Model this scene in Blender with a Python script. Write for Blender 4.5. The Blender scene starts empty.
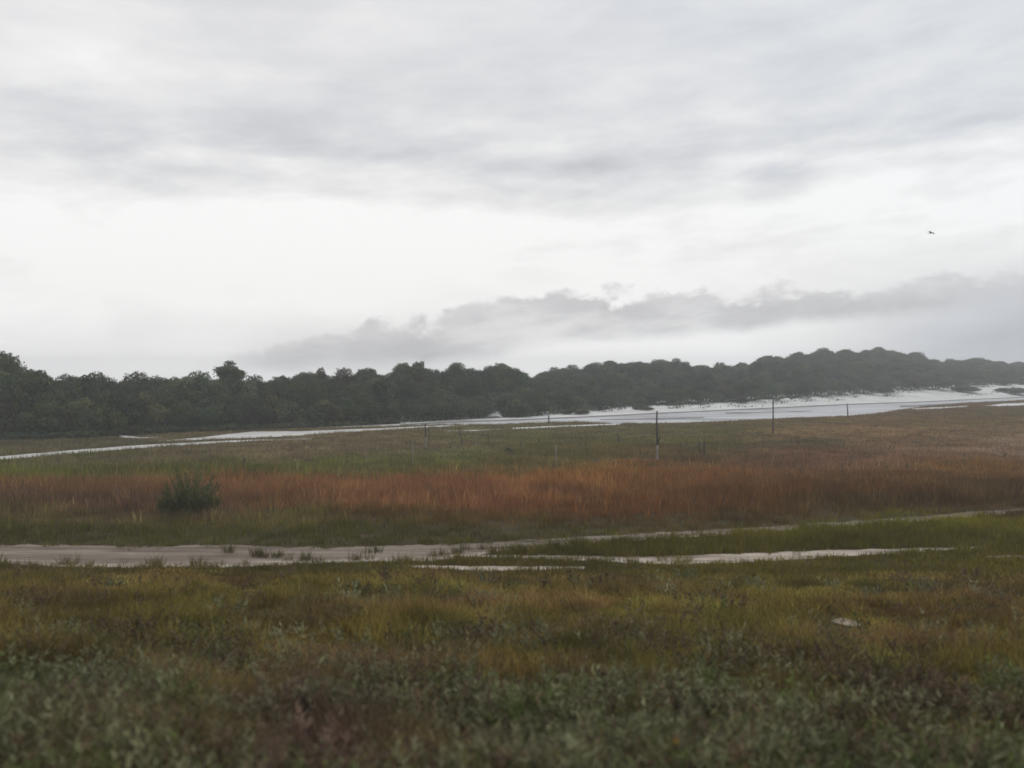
import bpy, math, random
import numpy as np
from mathutils import Vector

random.seed(7)
RNG = np.random.default_rng(11)
S = bpy.context.scene
C = S.collection
R = math.radians

# ------------------------------------------------------------------ camera
F = 887.0            # focal length in pixels of a 1024 px wide frame
HY = 376.0           # horizon row
CAM_Z = 6.0
cam = bpy.data.cameras.new('camera')
co = bpy.data.objects.new('camera', cam)
C.objects.link(co)
co.location = (0, 0, CAM_Z)
co.rotation_euler = (R(90), 0, 0)
cam.sensor_width = 36
cam.lens = F * 36 / 1024
cam.shift_y = (HY - 384) / 1024
cam.clip_end = 6000
cam.dof.use_dof = True
cam.dof.focus_distance = 80
cam.dof.aperture_fstop = 0.85
S.camera = co
S.view_settings.view_transform = 'Standard'
S.view_settings.look = 'None'
S.view_settings.exposure = 0
S.view_settings.gamma = 1
S.cycles.filter_width = 1.7
S.cycles.use_denoising = True
S.cycles.max_bounces = 6
S.cycles.diffuse_bounces = 3
S.cycles.volume_bounces = 2

SUN_EL, SUN_AZ = 48, -12     # sun high behind the cloud, a little left of straight ahead


# ------------------------------------------------------------------ node helpers
class NT:
    def __init__(self, tree):
        self.t = tree
    def n(self, kind, **kw):
        x = self.t.nodes.new(kind)
        for k, v in kw.items():
            setattr(x, k, v)
        return x
    def put(self, sock, v):
        if isinstance(v, (int, float)):
            sock.default_value = v
        elif isinstance(v, (tuple, list)):
            sock.default_value = v if len(v) != 3 or sock.type != 'RGBA' else (*v, 1)
        else:
            self.t.links.new(v, sock)
    def m(self, op, a, b=0.0, c=0.0, clamp=False):
        x = self.n('ShaderNodeMath', operation=op, use_clamp=clamp)
        self.put(x.inputs[0], a); self.put(x.inputs[1], b); self.put(x.inputs[2], c)
        return x.outputs[0]
    def ss(self, v, lo, hi, a=0.0, b=1.0):
        x = self.n('ShaderNodeMapRange', interpolation_type='SMOOTHSTEP')
        for i, q in enumerate((v, lo, hi, a, b)):
            self.put(x.inputs[i], q)
        return x.outputs[0]
    def vec(self, a, b, c=0.0):
        x = self.n('ShaderNodeCombineXYZ')
        self.put(x.inputs[0], a); self.put(x.inputs[1], b); self.put(x.inputs[2], c)
        return x.outputs[0]
    def noise(self, v, scale, detail=4.0, rough=0.55, dist=0.0):
        x = self.n('ShaderNodeTexNoise')
        self.put(x.inputs['Vector'], v); x.inputs['Scale'].default_value = scale
        x.inputs['Detail'].default_value = detail; x.inputs['Roughness'].default_value = rough
        x.inputs['Distortion'].default_value = dist
        return x.outputs['Fac']
    def mix(self, f, a, b, mode='MIX'):
        x = self.n('ShaderNodeMix', data_type='RGBA', blend_type=mode)
        self.put(x.inputs[0], f); self.put(x.inputs[6], a); self.put(x.inputs[7], b)
        return x.outputs[2]
    def curve(self, v, pts):
        """piecewise linear v -> value"""
        lo, hi = pts[0][0], pts[-1][0]
        x = self.n('ShaderNodeFloatCurve')
        cu = x.mapping.curves[0]
        while len(cu.points) < len(pts):
            cu.points.new(0.5, 0.5)
        for p, (a, b) in zip(cu.points, pts):
            p.location = ((a - lo) / (hi - lo), b); p.handle_type = 'AUTO_CLAMPED'
        x.mapping.update()
        r = self.n('ShaderNodeMapRange')
        for i, q in enumerate((v, lo, hi, 0.0, 1.0)):
            self.put(r.inputs[i], q)
        self.put(x.inputs['Value'], r.outputs[0])
        return x.outputs[0]


# ------------------------------------------------------------------ sky
W = bpy.data.worlds.new('World')
S.world = W
W.use_nodes = True
w = NT(W.node_tree)
W.node_tree.nodes.clear()
sky = w.n('ShaderNodeTexSky', sky_type='NISHITA', sun_disc=False)
sky.sun_elevation = R(SUN_EL); sky.sun_rotation = R(SUN_AZ)
sky.air_density = 1.5; sky.dust_density = 4.0
tc = w.n('ShaderNodeTexCoord')
sp = w.n('ShaderNodeSeparateXYZ'); w.put(sp.inputs[0], tc.outputs['Generated'])
dx, dy, dz = sp.outputs
A = w.m('MULTIPLY', w.m('ARCTAN2', dx, dy), F)                      # azimuth
E = w.m('MULTIPLY', w.m('ARCSINE', w.m('MINIMUM', dz, 1.0)), F)     # elevation
Et = w.m('SUBTRACT', E, w.m('MULTIPLY', A, 0.045))
st1 = w.noise(w.vec(w.m('MULTIPLY', A, 0.0034), w.m('MULTIPLY', Et, 0.0115), 3.1), 1.0, 6, 0.58, 0.15)
st2 = w.noise(w.vec(w.m('MULTIPLY', A, 0.0080), w.m('MULTIPLY', Et, 0.026), 8.4), 1.0, 7, 0.58, 0.15)
big = w.noise(w.vec(w.m('MULTIPLY', A, 0.0022), w.m('MULTIPLY', E, 0.0055), 1.7), 1.0, 4, 0.5, 0.3)
Ew = w.m('ADD', Et, w.m('MULTIPLY', w.m('SUBTRACT', st1, 0.5), 120.0))
base = w.curve(Ew, [(-40, 1.2), (20, 1.12), (60, 1.02), (110, .975), (150, .945), (178, .89), (205, .81), (232, .745), (268, .75), (320, .755), (400, .70), (900, .64)])
v = w.m('ADD', base, w.m('MULTIPLY', w.m('SUBTRACT', st2, 0.5), w.curve(E, [(0, .20), (90, .30), (140, .62), (190, .66), (235, .50), (310, .30), (700, .2)])))
v = w.m('ADD', v, w.m('MULTIPLY', w.m('SUBTRACT', big, 0.5), 0.22))


def gauss(a0, e0, sa, se, amp):
    a = w.m('DIVIDE', w.m('SUBTRACT', A, a0), sa)
    e = w.m('DIVIDE', w.m('SUBTRACT', E, e0), se)
    r2 = w.m('ADD', w.m('MULTIPLY', a, a), w.m('MULTIPLY', e, e))
    return w.m('MULTIPLY', w.m('EXPONENT', w.m('MULTIPLY', r2, -1.0)), amp)


for g in ((-400, 300, 110, 55, .13), (-200, 140, 260, 45, .09), (-20, 212, 220, 24, -.07), (-320, 232, 170, 22, -.06), (258, 182, 46, 17, -.20), (470, 222, 110, 12, -.10),
          (130, 172, 180, 11, -.08), (-20, 245, 60, 8, .09), (-510, 370, 90, 40, -.12), (450, 100, 200, 40, -.05), (480, 30, 200, 50, -.52), (330, 192, 120, 9, -.13), (-90, 178, 90, 9, -.08), (60, 160, 70, 7, -.06), (360, 210, 60, 6, -.08), (-250, 205, 70, 8, .05), (110, 20, 130, 14, .14), (-150, 25, 120, 30, -.22), (-395, 55, 26, 20, .05), (-360, 50, 30, 30, -.05), (60, 205, 150, 9, -.08), (-250, 190, 90, 7, -.07)):
    v = w.m('ADD', v, gauss(*g))
v = w.m('MAXIMUM', v, 0.45)
v = w.m('MINIMUM', v, w.curve(E, [(0, 1.2), (40, 1.08), (90, .98), (900, .97)]))
tint = w.ss(w.m('ADD', A, w.m('MULTIPLY', w.m('ABSOLUTE', w.m('SUBTRACT', E, 110)), 1.3)), 60, 650)
warm = w.mix(w.ss(v, .62, .9), (0.965, 0.98, 1.03), (1, 1, 1))
cool = w.mix(w.ss(v, .55, .92), (0.905, 0.965, 1.06), (0.99, 1.0, 1.01))
col = w.mix(tint, warm, cool)
# the low cloud bank along the horizon
pf = w.noise(w.vec(w.m('MULTIPLY', A, 0.017), w.m('MULTIPLY', E, 0.024), 5.0), 1.0, 7, 0.62, 0.1)
top = w.curve(A, [(-330, .0), (-230, .30), (-60, .60), (60, .84), (180, .82), (330, .80), (430, .92), (560, .86), (900, .7)])
top = w.m('ADD', w.m('MULTIPLY', top, 100.0), w.m('MULTIPLY', w.m('SUBTRACT', pf, 0.5), 85.0))
bot = w.curve(A, [(-330, .05), (-200, .10), (-60, .20), (20, .38), (110, .47), (220, .56), (300, .66), (380, .72), (560, .74), (900, .6)])
bot = w.m('ADD', w.m('MULTIPLY', bot, 80.0), w.m('MULTIPLY', w.m('SUBTRACT', pf, 0.5), 16.0))
bank = w.m('MULTIPLY', w.ss(E, w.m('SUBTRACT', top, 9.0), w.m('ADD', top, 4.0), 1.0, 0.0), w.ss(E, w.m('SUBTRACT', bot, 8.0), w.m('ADD', bot, 8.0)))
bank = w.m('MULTIPLY', bank, w.ss(A, -320, -180))
bank = w.m('MULTIPLY', bank, w.ss(A, 700, 1100, 1.0, 0.0))
bank = w.m('MULTIPLY', bank, w.ss(st2, 0.32, 0.62, 0.28, 0.92))
v2 = w.m('ADD', 0.585, w.m('MULTIPLY', w.m('SUBTRACT', pf, 0.5), 0.28))
val = w.n('ShaderNodeMix', data_type='FLOAT')
w.put(val.inputs[0], bank); w.put(val.inputs[2], v); w.put(val.inputs[3], v2)
cv = val.outputs[0]
cc = w.mix(w.m('MULTIPLY', bank, 0.7), col, (0.975, 0.985, 1.03))
cl = w.mix(1.0, cc, w.n('ShaderNodeCombineColor').outputs[0], 'MULTIPLY')
cmb = W.node_tree.nodes[-1]
cmb = [n for n in W.node_tree.nodes if n.bl_idname == 'ShaderNodeCombineColor'][0]
for i in range(3):
    w.put(cmb.inputs[i], w.m('MULTIPLY', cv, 10.0))
full = w.mix(0.96, sky.outputs[0], cl)
bg = w.n('ShaderNodeBackground'); w.put(bg.inputs[0], full); bg.inputs[1].default_value = 0.1
wo = w.n('ShaderNodeOutputWorld'); w.put(wo.inputs[0], bg.outputs[0])

# ------------------------------------------------------------------ sun
sl = bpy.data.lights.new('sun', 'SUN')
sl.energy = 0.6; sl.angle = R(25); sl.color = (1.0, 0.96, 0.90)
so = bpy.data.objects.new('sun', sl); C.objects.link(so)
sd = Vector((math.sin(R(SUN_AZ)) * math.cos(R(SUN_EL)), math.cos(R(SUN_AZ)) * math.cos(R(SUN_EL)), math.sin(R(SUN_EL))))
so.rotation_euler = (-sd).to_track_quat('-Z', 'Y').to_euler()
so.location = (0, -20, 60)


# ------------------------------------------------------------------ numeric helpers
def lin(c):
    c = np.asarray(c, float) / 255.0
    return np.where(c <= 0.04045, c / 12.92, ((c + 0.055) / 1.055) ** 2.4)


_perm = np.random.default_rng(5).random((256, 256))


def vnoise(x, y):
    xi = np.floor(x).astype(int); yi = np.floor(y).astype(int)
    fx = x - xi; fy = y - yi
    fx = fx * fx * (3 - 2 * fx); fy = fy * fy * (3 - 2 * fy)
    g = lambda a, b: _perm[a & 255, b & 255]
    return (g(xi, yi) * (1 - fx) + g(xi + 1, yi) * fx) * (1 - fy) + (g(xi, yi + 1) * (1 - fx) + g(xi + 1, yi + 1) * fx) * fy


def fbm(x, y, s, oct=4):
    x = np.asarray(x, float) * s; y = np.asarray(y, float) * s
    t = 0.0; a = 0.5; n = 0.0
    for k in range(oct):
        t = t + a * vnoise(x + 17.3 * k, y + 9.1 * k); n += a; a *= 0.5; x = x * 2.03; y = y * 2.03
    return t / n


def sm(x, a, b):
    t = np.clip((x - a) / (b - a), 0, 1)
    return t * t * (3 - 2 * t)


def ip(x, pts):
    p = np.array(pts, float)
    return np.interp(x, p[:, 0], p[:, 1])


def px_of(x, y):
    return 512 + F * x / y


def py_of(y, z=0.0):
    return HY + F * (CAM_Z - z) / y


def flatD(py):
    return F * CAM_Z / (np.asarray(py, float) - HY)


# ------------------------------------------------------------------ the lie of the land
# foot of the wood: picture column -> depth, height
EDGE_D = [(-700, 70), (-300, 74), (-100, 77), (0, 83), (60, 86), (120, 89), (180, 95), (250, 100), (330, 104), (400, 113), (490, 127), (540, 133), (600, 152), (650, 160),
          (700, 168), (770, 176), (830, 205), (900, 230), (960, 260), (1024, 290), (1200, 330), (1600, 360)]
EDGE_Z = [(-700, 0), (560, 0), (600, .25), (650, .5), (700, .8), (770, 1.0), (830, 1.3), (900, 1.95), (960, 2.5), (1024, 3.1), (1200, 3.5), (1600, 4)]
# far water line (row on the flat)
WLINE = [(-700, 446), (0, 440), (100, 437.5), (180, 432.5), (250, 430), (330, 427.6), (400, 423.6), (470, 421), (490, 420.6), (520, 419.6), (550, 418.4), (610, 415.5), (657, 413), (773, 407.5),
         (848, 404), (910, 402), (965, 399.5), (1024, 397), (1200, 393), (1600, 391)]
# skyline of the tree tops
SKY = [(-700, 348.5), (-300, 350.5), (-100, 350.5), (0, 352.5), (22, 355.5), (36, 361.5), (46, 370.5), (62, 371.8), (110, 369.8), (145, 373.8), (175, 370.8), (200, 373.8), (230, 371.8), (260, 372.8), (310, 369.8), (330, 369.8), (350, 366.8), (385, 365.8), (405, 362), (425, 360), (450, 364), (480, 363), (500, 361), (518, 365), (527, 374), (534, 376), (542, 369.5), (570, 362.5), (600, 358.5), (640, 356.5), (675, 358.5), (700, 362.5), (740, 360.5), (770, 353.5), (800, 348.5), (840, 347.5), (880, 345.5), (900, 348.5), (930, 355.5), (960, 356.5), (1024, 360), (1200, 361), (1600, 362)]
RIDGE_OFF = [(-700, 14), (0, 14), (250, 22), (420, 30), (520, 34), (545, 60), (640, 60), (740, 80), (880, 110), (1024, 100), (1600, 100)]
TREE_H = [(-700, 7.4), (0, 7.0), (250, 6.2), (420, 6.6), (520, 6), (700, 6.0), (880, 6.5), (1024, 5.6), (1600, 5.6)]


def H(x, y):
    """ground height"""
    x = np.asarray(x, float); y = np.asarray(y, float)
    yy = np.maximum(y, 5.0)
    px = px_of(x, yy)
    De = ip(px, EDGE_D); Ze = ip(px, EDGE_Z); Dw = flatD(ip(px, WLINE))
    De = np.maximum(De, Dw + 1)
    off = ip(px, RIDGE_OFF); Dr = De + off
    Zr = CAM_Z + (HY - ip(px, SKY)) * Dr / F - ip(px, TREE_H)
    Zr = np.maximum(Zr, Ze + 0.3)
    z = Ze * sm(yy, Dw, De * 1.02)
    rise = np.clip((yy - De) / off, 0, 1)
    rise = rise * 0.6 + 0.4 * sm(rise, 0, 1)
    z = z + (Zr - Ze) * np.where(yy > De, rise, 0)
    # railway-like bank the photograph was taken from
    e = np.clip((26.6 - y) / 20.6, 0, 1.03)
    b = 3.2 * (0.75 * e + 0.25 * e * e)
    bump = (fbm(x, y, 0.35, 4) - 0.5) * 0.55 + (fbm(x + 50, y, 1.3, 3) - 0.5) * 0.22
    b = b + bump * sm(26.6 - y, 0, 4) * sm(y, 2, 5)
    return np.where(y < 26.6, b, z)


# ------------------------------------------------------------------ mesh helpers
def link(name, me, m=None, parent=None):
    o = bpy.data.objects.new(name, me)
    C.objects.link(o)
    if m:
        me.materials.append(m)
    if parent:
        o.parent = parent
    return o


def mesh(name, V, loops, totals, col=None, smooth=False):
    me = bpy.data.meshes.new(name)
    V = np.asarray(V, np.float32); loops = np.asarray(loops, np.int32); totals = np.asarray(totals, np.int32)
    me.vertices.add(len(V)); me.vertices.foreach_set('co', V.ravel())
    me.loops.add(len(loops)); me.loops.foreach_set('vertex_index', loops)
    me.polygons.add(len(totals))
    st = np.concatenate(([0], np.cumsum(totals)[:-1])).astype(np.int32)
    me.polygons.foreach_set('loop_start', st)
    me.polygons.foreach_set('loop_total', totals)
    if smooth:
        me.polygons.foreach_set('use_smooth', np.ones(len(totals), bool))
    if col is not None:
        a = me.attributes.new('Col', 'FLOAT_COLOR', 'POINT')
        c = np.ones((len(V), 4), np.float32); c[:, :3] = col
        a.data.foreach_set('color', c.ravel())
    me.update(calc_edges=True)
    return me


def grid_mesh(name, X, Y, Z, col=None, smooth=True):
    n, k = X.shape
    V = np.stack([X, Y, Z], -1).reshape(-1, 3)
    i = np.arange(n * k).reshape(n, k)
    q = np.stack([i[:-1, :-1], i[:-1, 1:], i[1:, 1:], i[1:, :-1]], -1).reshape(-1)
    return mesh(name, V, q, np.full(len(q) // 4, 4), col, smooth)


def tag(o, label, cat, group=None, kind=None):
    o['label'] = label; o['category'] = cat
    if group:
        o['group'] = group
    if kind:
        o['kind'] = kind
    return o


def blades(bx, by, bz, h, wd, lean, az, bend, col, tipcol=None):
    """one curved tapering blade per row: 5 points, a quad and a triangle"""
    n = len(bx)
    face = RNG.random(n) * np.pi
    sx = np.cos(face) * wd * .5; sy = np.sin(face) * wd * .5
    ux = np.cos(az); uy = np.sin(az)
    l1 = np.sin(lean) * h * .5; z1 = np.cos(lean) * h * .5
    l2 = l1 + np.sin(lean + bend) * h * .5; z2 = z1 + np.cos(lean + bend) * h * .5
    P = np.empty((n, 5, 3), np.float32)
    P[:, 0] = np.stack([bx - sx, by - sy, bz], 1); P[:, 1] = np.stack([bx + sx, by + sy, bz], 1)
    mx = bx + ux * l1; my = by + uy * l1
    P[:, 2] = np.stack([mx + sx * .8, my + sy * .8, bz + z1], 1); P[:, 3] = np.stack([mx - sx * .8, my - sy * .8, bz + z1], 1)
    P[:, 4] = np.stack([bx + ux * l2, by + uy * l2, bz + z2], 1)
    k = (np.arange(n) * 5)[:, None]
    L = (k + np.array([0, 1, 2, 3, 3, 2, 4])[None]).ravel()
    T = np.tile([4, 3], n)
    c = np.repeat(col[:, None], 5, 1)
    if tipcol is not None:
        c[:, 4] = tipcol
    return P.reshape(-1, 3), L, T, c.reshape(-1, 3)


def leaf_quads(P, N, size, col, aspect=0.6):
    """a leaf-shaped quad (kite) at each point, facing about N"""
    n = len(P)
    N = N / np.maximum(np.linalg.norm(N, axis=1, keepdims=True), 1e-6)
    r = RNG.normal(size=(n, 3))
    T = np.cross(N, r); T /= np.maximum(np.linalg.norm(T, axis=1, keepdims=True), 1e-6)
    B = np.cross(N, T)
    s = size[:, None]
    Q = np.empty((n, 4, 3), np.float32)
    Q[:, 0] = P - T * s * .5; Q[:, 1] = P + B * s * .5 * aspect + N * s * .08
    Q[:, 2] = P + T * s * .5; Q[:, 3] = P - B * s * .5 * aspect + N * s * .08
    return Q.reshape(-1, 3), np.arange(n * 4), np.full(n, 4), np.repeat(col[:, None], 4, 1).reshape(-1, 3)


def join(parts):
    V = []; L = []; T = []; K = []; o = 0
    for p in parts:
        V.append(p[0]); L.append(p[1] + o); T.append(p[2]); K.append(p[3]); o += len(p[0])
    return np.concatenate(V), np.concatenate(L), np.concatenate(T), np.concatenate(K)


def tube(pts, rad, n=7, jit=0.0):
    """closed tapered tube through pts"""
    pts = [Vector(p) for p in pts]
    V = []; L = []; T = []
    for i, p in enumerate(pts):
        d = (pts[min(i + 1, len(pts) - 1)] - pts[max(i - 1, 0)]).normalized()
        a = d.cross(Vector((0.31, 0.95, 0.05))).normalized(); b = d.cross(a)
        for k in range(n):
            t = 2 * math.pi * k / n
            r = rad[i] * (1 + jit * (random.random() - .5))
            V.append(p + a * math.cos(t) * r + b * math.sin(t) * r)
    m_ = len(pts)
    for i in range(m_ - 1):
        for k in range(n):
            L += [i * n + k, i * n + (k + 1) % n, (i + 1) * n + (k + 1) % n, (i + 1) * n + k]; T.append(4)
    L += list(range(n))[::-1]; T.append(n)
    L += list(range((m_ - 1) * n, m_ * n)); T.append(n)
    V = np.array([tuple(q) for q in V])
    return V, np.array(L), np.array(T), np.ones((len(V), 3))


# ------------------------------------------------------------------ materials
def mat(name):
    m = bpy.data.materials.new(name); m.use_nodes = True
    m.node_tree.nodes.clear()
    t = NT(m.node_tree)
    out = t.n('ShaderNodeOutputMaterial')
    return m, t, out


def plant_mat(name, transl=0.25, rnd=0.0, rough=0.75):
    m, t, out = mat(name)
    a = t.n('ShaderNodeAttribute', attribute_name='Col').outputs['Color']
    if rnd:
        oi = t.n('ShaderNodeObjectInfo').outputs['Random']
        hs = t.n('ShaderNodeHueSaturation')
        t.put(hs.inputs['Hue'], t.m('ADD', 0.5 - 0.035, t.m('MULTIPLY', oi, 0.06)))
        t.put(hs.inputs['Saturation'], t.m('ADD', 0.85, t.m('MULTIPLY', t.m('FRACT', t.m('MULTIPLY', oi, 7.31)), 0.35)))
        t.put(hs.inputs['Value'], t.m('ADD', 1 - rnd, t.m('MULTIPLY', t.m('FRACT', t.m('MULTIPLY', oi, 13.7)), 2 * rnd)))
        t.put(hs.inputs['Color'], a); a = hs.outputs[0]
    p = t.n('ShaderNodeBsdfPrincipled'); t.put(p.inputs['Base Color'], a)
    p.inputs['Roughness'].default_value = rough; p.inputs['Specular IOR Level'].default_value = 0.12
    tr = t.n('ShaderNodeBsdfTranslucent'); t.put(tr.inputs[0], a)
    mx = t.n('ShaderNodeMixShader'); mx.inputs[0].default_value = transl
    t.put(mx.inputs[1], p.outputs[0]); t.put(mx.inputs[2], tr.outputs[0]); t.put(out.inputs[0], mx.outputs[0])
    return m


def ground_mat(name, rgb1, rgb2, s1, s2, bump=0.3, rough=0.9, stretch=(1, 1, 1), contrast=(0.35, 0.65), use_attr=False, spec=0.2, dist=0.02):
    m, t, out = mat(name)
    g = t.n('ShaderNodeNewGeometry').outputs['Position']
    mp = t.n('ShaderNodeMapping'); t.put(mp.inputs[0], g); mp.inputs['Scale'].default_value = stretch
    n1 = t.noise(mp.outputs[0], s1, 6, 0.6); n2 = t.noise(mp.outputs[0], s2, 5, 0.65)
    f = t.ss(t.m('ADD', t.m('MULTIPLY', n1, 0.65), t.m('MULTIPLY', n2, 0.35)), contrast[0], contrast[1])
    c = t.mix(f, rgb1, rgb2)
    if use_attr:
        a = t.n('ShaderNodeAttribute', attribute_name='Col').outputs['Color']
        c = t.mix(1.0, c, a, 'MULTIPLY')
    p = t.n('ShaderNodeBsdfPrincipled'); t.put(p.inputs['Base Color'], c)
    p.inputs['Roughness'].default_value = rough; p.inputs['Specular IOR Level'].default_value = spec
    b = t.n('ShaderNodeBump'); b.inputs['Strength'].default_value = bump; b.inputs['Distance'].default_value = dist
    t.put(b.inputs['Height'], t.noise(mp.outputs[0], s2 * 2, 6, 0.7)); t.put(p.inputs['Normal'], b.outputs[0])
    t.put(out.inputs[0], p.outputs[0])
    return m


M_SOIL = ground_mat('peaty soil', (0.05, 0.042, 0.02), (0.10, 0.078, 0.042), 0.6, 5, 0.6, 1.0, spec=0.03)
M_PATH = ground_mat('trodden sand', (0.165, 0.125, 0.095), (0.40, 0.345, 0.285), 0.9, 4.5, 1.0, 0.9, (0.16, 1.5, 1), (0.36, 0.62), True, dist=0.08)
M_SAND = ground_mat('white dune sand', (0.50, 0.485, 0.45), (0.78, 0.77, 0.74), 0.12, 0.9, 0.4, 0.9, (0.5, 1, 1), (0.28, 0.6), False, dist=0.1)
M_STRIP = ground_mat('pale damp sand', (0.34, 0.32, 0.29), (0.68, 0.66, 0.63), 0.25, 1.4, 0.3, 0.8, (0.25, 1.2, 1), (0.3, 0.6))
M_MUD_REFLECTION = ground_mat('wet mud and painted reflection', (0.085, 0.078, 0.07), (0.16, 0.15, 0.14), 0.3, 2, 0.3, 0.6, (0.2, 1, 1))  # mud of the bars; also colours the painted far-shore reflection
M_GRASS = plant_mat('grass blades', 0.3)
M_LEAF = plant_mat('tree leaves', 0.18, 0.22, 0.6)
M_SCRUB = plant_mat('scrub leaves', 0.22, 0.0, 0.65)


def bark(name, a, b, sc=6):
    m, t, out = mat(name)
    g = t.n('ShaderNodeTexCoord').outputs['Object']
    mp = t.n('ShaderNodeMapping'); t.put(mp.inputs[0], g); mp.inputs['Scale'].default_value = (1, 1, 0.25)
    n1 = t.noise(mp.outputs[0], sc, 6, 0.7)
    p = t.n('ShaderNodeBsdfPrincipled'); t.put(p.inputs['Base Color'], t.mix(t.ss(n1, .35, .65), a, b))
    p.inputs['Roughness'].default_value = 0.9
    bm = t.n('ShaderNodeBump'); bm.inputs['Strength'].default_value = 0.7; bm.inputs['Distance'].default_value = 0.02
    t.put(bm.inputs['Height'], n1); t.put(p.inputs['Normal'], bm.outputs[0])
    t.put(out.inputs[0], p.outputs[0])
    return m


M_BARK = bark('tree bark', (0.05, 0.042, 0.034), (0.13, 0.115, 0.10))
M_WOOD_DARK = bark('dark weathered wood', (0.035, 0.03, 0.027), (0.085, 0.075, 0.068), 9)
M_WOOD_PALE = bark('bleached wood', (0.20, 0.18, 0.16), (0.36, 0.33, 0.30), 9)

m, t, out = mat('shallow water over white sand')
g = t.n('ShaderNodeNewGeometry').outputs['Position']
mp = t.n('ShaderNodeMapping'); t.put(mp.inputs[0], g); mp.inputs['Scale'].default_value = (0.16, 1.0, 1)
n1 = t.noise(mp.outputs[0], 0.35, 5, 0.6, 0.5)
p = t.n('ShaderNodeBsdfPrincipled')
t.put(p.inputs['Base Color'], t.mix(t.ss(n1, .36, .58), (0.27, 0.265, 0.275), (0.60, 0.595, 0.60)))
p.inputs['Roughness'].default_value = 0.42; p.inputs['IOR'].default_value = 1.33
bm = t.n('ShaderNodeBump'); bm.inputs['Strength'].default_value = 0.5; bm.inputs['Distance'].default_value = 0.06
t.put(bm.inputs['Height'], t.noise(g, 2.0, 4, 0.6)); t.put(p.inputs['Normal'], bm.outputs[0])
t.put(out.inputs[0], p.outputs[0])
M_WATER = m

# ------------------------------------------------------------------ ground sheet
rows = np.concatenate([np.linspace(-60, 2, 12), np.linspace(2.4, 27, 124), np.linspace(27.5, 110, 60), np.linspace(112, 460, 140), np.linspace(470, 760, 14)])
us = np.concatenate([np.linspace(-3, -0.8, 24), np.linspace(-0.78, 0.78, 240), np.linspace(0.8, 3, 24)])
Yg, Ug = np.meshgrid(rows, us, indexing='ij')
Xg = Ug * np.maximum(Yg, 14)
Zg = H(Xg, Yg)
pxg = px_of(Xg, np.maximum(Yg, 5)); Dwg = flatD(ip(pxg, WLINE))
Zg = Zg - 0.25 * sm(Yg - Dwg, 0.0, 4.0) * (pxg > 440)      # tucked below the sand of the far bank
gm = grid_mesh('ground', Xg, Yg, Zg)
tag(link('ground', gm, M_SOIL), 'dark peaty soil under the grass of the marsh and the roadside bank', 'ground', kind='structure')


# ------------------------------------------------------------------ sheets on the flat, given by their far and near rows
STRIPS = []


def strip(name, m, far, near, z, label, cat, jit=0.6, col=None, mask=True, nrow=10):
    f = np.array(far, float)
    x0, x1 = f[0, 0], f[-1, 0]
    xs = np.arange(x0, x1 + .5, 1.0)
    j1 = (fbm(xs, xs * 0 + f[0, 1], 0.07, 4) - .5) * 2 * jit; j2 = (fbm(xs, xs * 0 + f[0, 1] + 40, 0.07, 4) - .5) * 2 * jit
    yf = ip(xs, far) + j1; yn = ip(xs, near) + j2
    yn = np.maximum(yn, yf + 0.12)
    if mask:
        STRIPS.append((xs, yf, yn))
    tt = np.linspace(0, 1, nrow)[:, None]
    D = flatD(yf[None] * (1 - tt) + yn[None] * tt)
    X = (xs[None] - 512) / F * D
    c = None
    if col is not None:
        c = col(X, D, tt).reshape(-1, 3)
    return tag(link(name, grid_mesh(name, X, D, np.full_like(X, z), c), m), label, cat, kind='structure')


PATH_FAR = [(-420, 541), (-100, 543), (0, 545), (60, 545), (120, 547), (180, 546), (240, 545), (290, 547), (330, 548), (420, 545), (500, 542), (620, 535), (760, 527), (900, 518), (1024, 508), (1400, 481)]
PATH_NEAR = [(-420, 552), (-100, 557), (0, 562), (40, 566), (130, 568), (230, 567), (330, 563), (430, 561), (470, 557), (500, 551), (560, 546.5), (620, 541), (690, 538), (760, 532), (900, 523), (1024, 512.5), (1400, 484)]


def path_col(X, D, tt):
    n = fbm(X * .25, D * 1.5, 1.0, 4)
    white = np.clip(sm(tt, .62, .95) * 0.9 + (n - .5) * 1.2, 0, 1)
    b = np.array([0.78, 0.74, 0.70]); wv = np.array([1.7, 1.72, 1.72])
    return b[None, None] * (1 - white[..., None]) + wv[None, None] * white[..., None]


strip('sand_track', M_PATH, PATH_FAR, PATH_NEAR, 0.006, 'wide trodden track of greyish sand crossing in front of the marsh', 'track', 1.5, path_col, nrow=16)
LOW_FAR = [(440, 555), (520, 555.5), (560, 556), (620, 557), (674, 556), (760, 553), (845, 550), (900, 549), (985, 546.5)]
LOW_NEAR = [(440, 556), (520, 558.5), (560, 560), (620, 562.5), (674, 565), (760, 562), (845, 556.5), (900, 553.5), (985, 548)]
one = lambda X, D, tt: np.full(X.shape + (3,), 1.75) * (0.75 + 0.5 * fbm(X, D * 2, 0.8, 3))[..., None]
strip('sand_rut', M_PATH, LOW_FAR, LOW_NEAR, 0.010, 'pale sandy wheel rut between the grass strip and the near bank', 'track', 0.8, one)
strip('sand_patch', M_PATH, [(395, 565), (480, 566.5), (585, 567)], [(395, 567), (480, 571), (585, 570)], 0.010, 'thin pale sand patch at the foot of the near grass bank', 'sand', 0.9, one)
strip('sand_patch', M_PATH, [(985, 556), (1060, 555)], [(985, 558), (1060, 559)], 0.010, 'greyish sand patch by the right end of the wheel rut', 'sand', 0.6, one)

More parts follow.
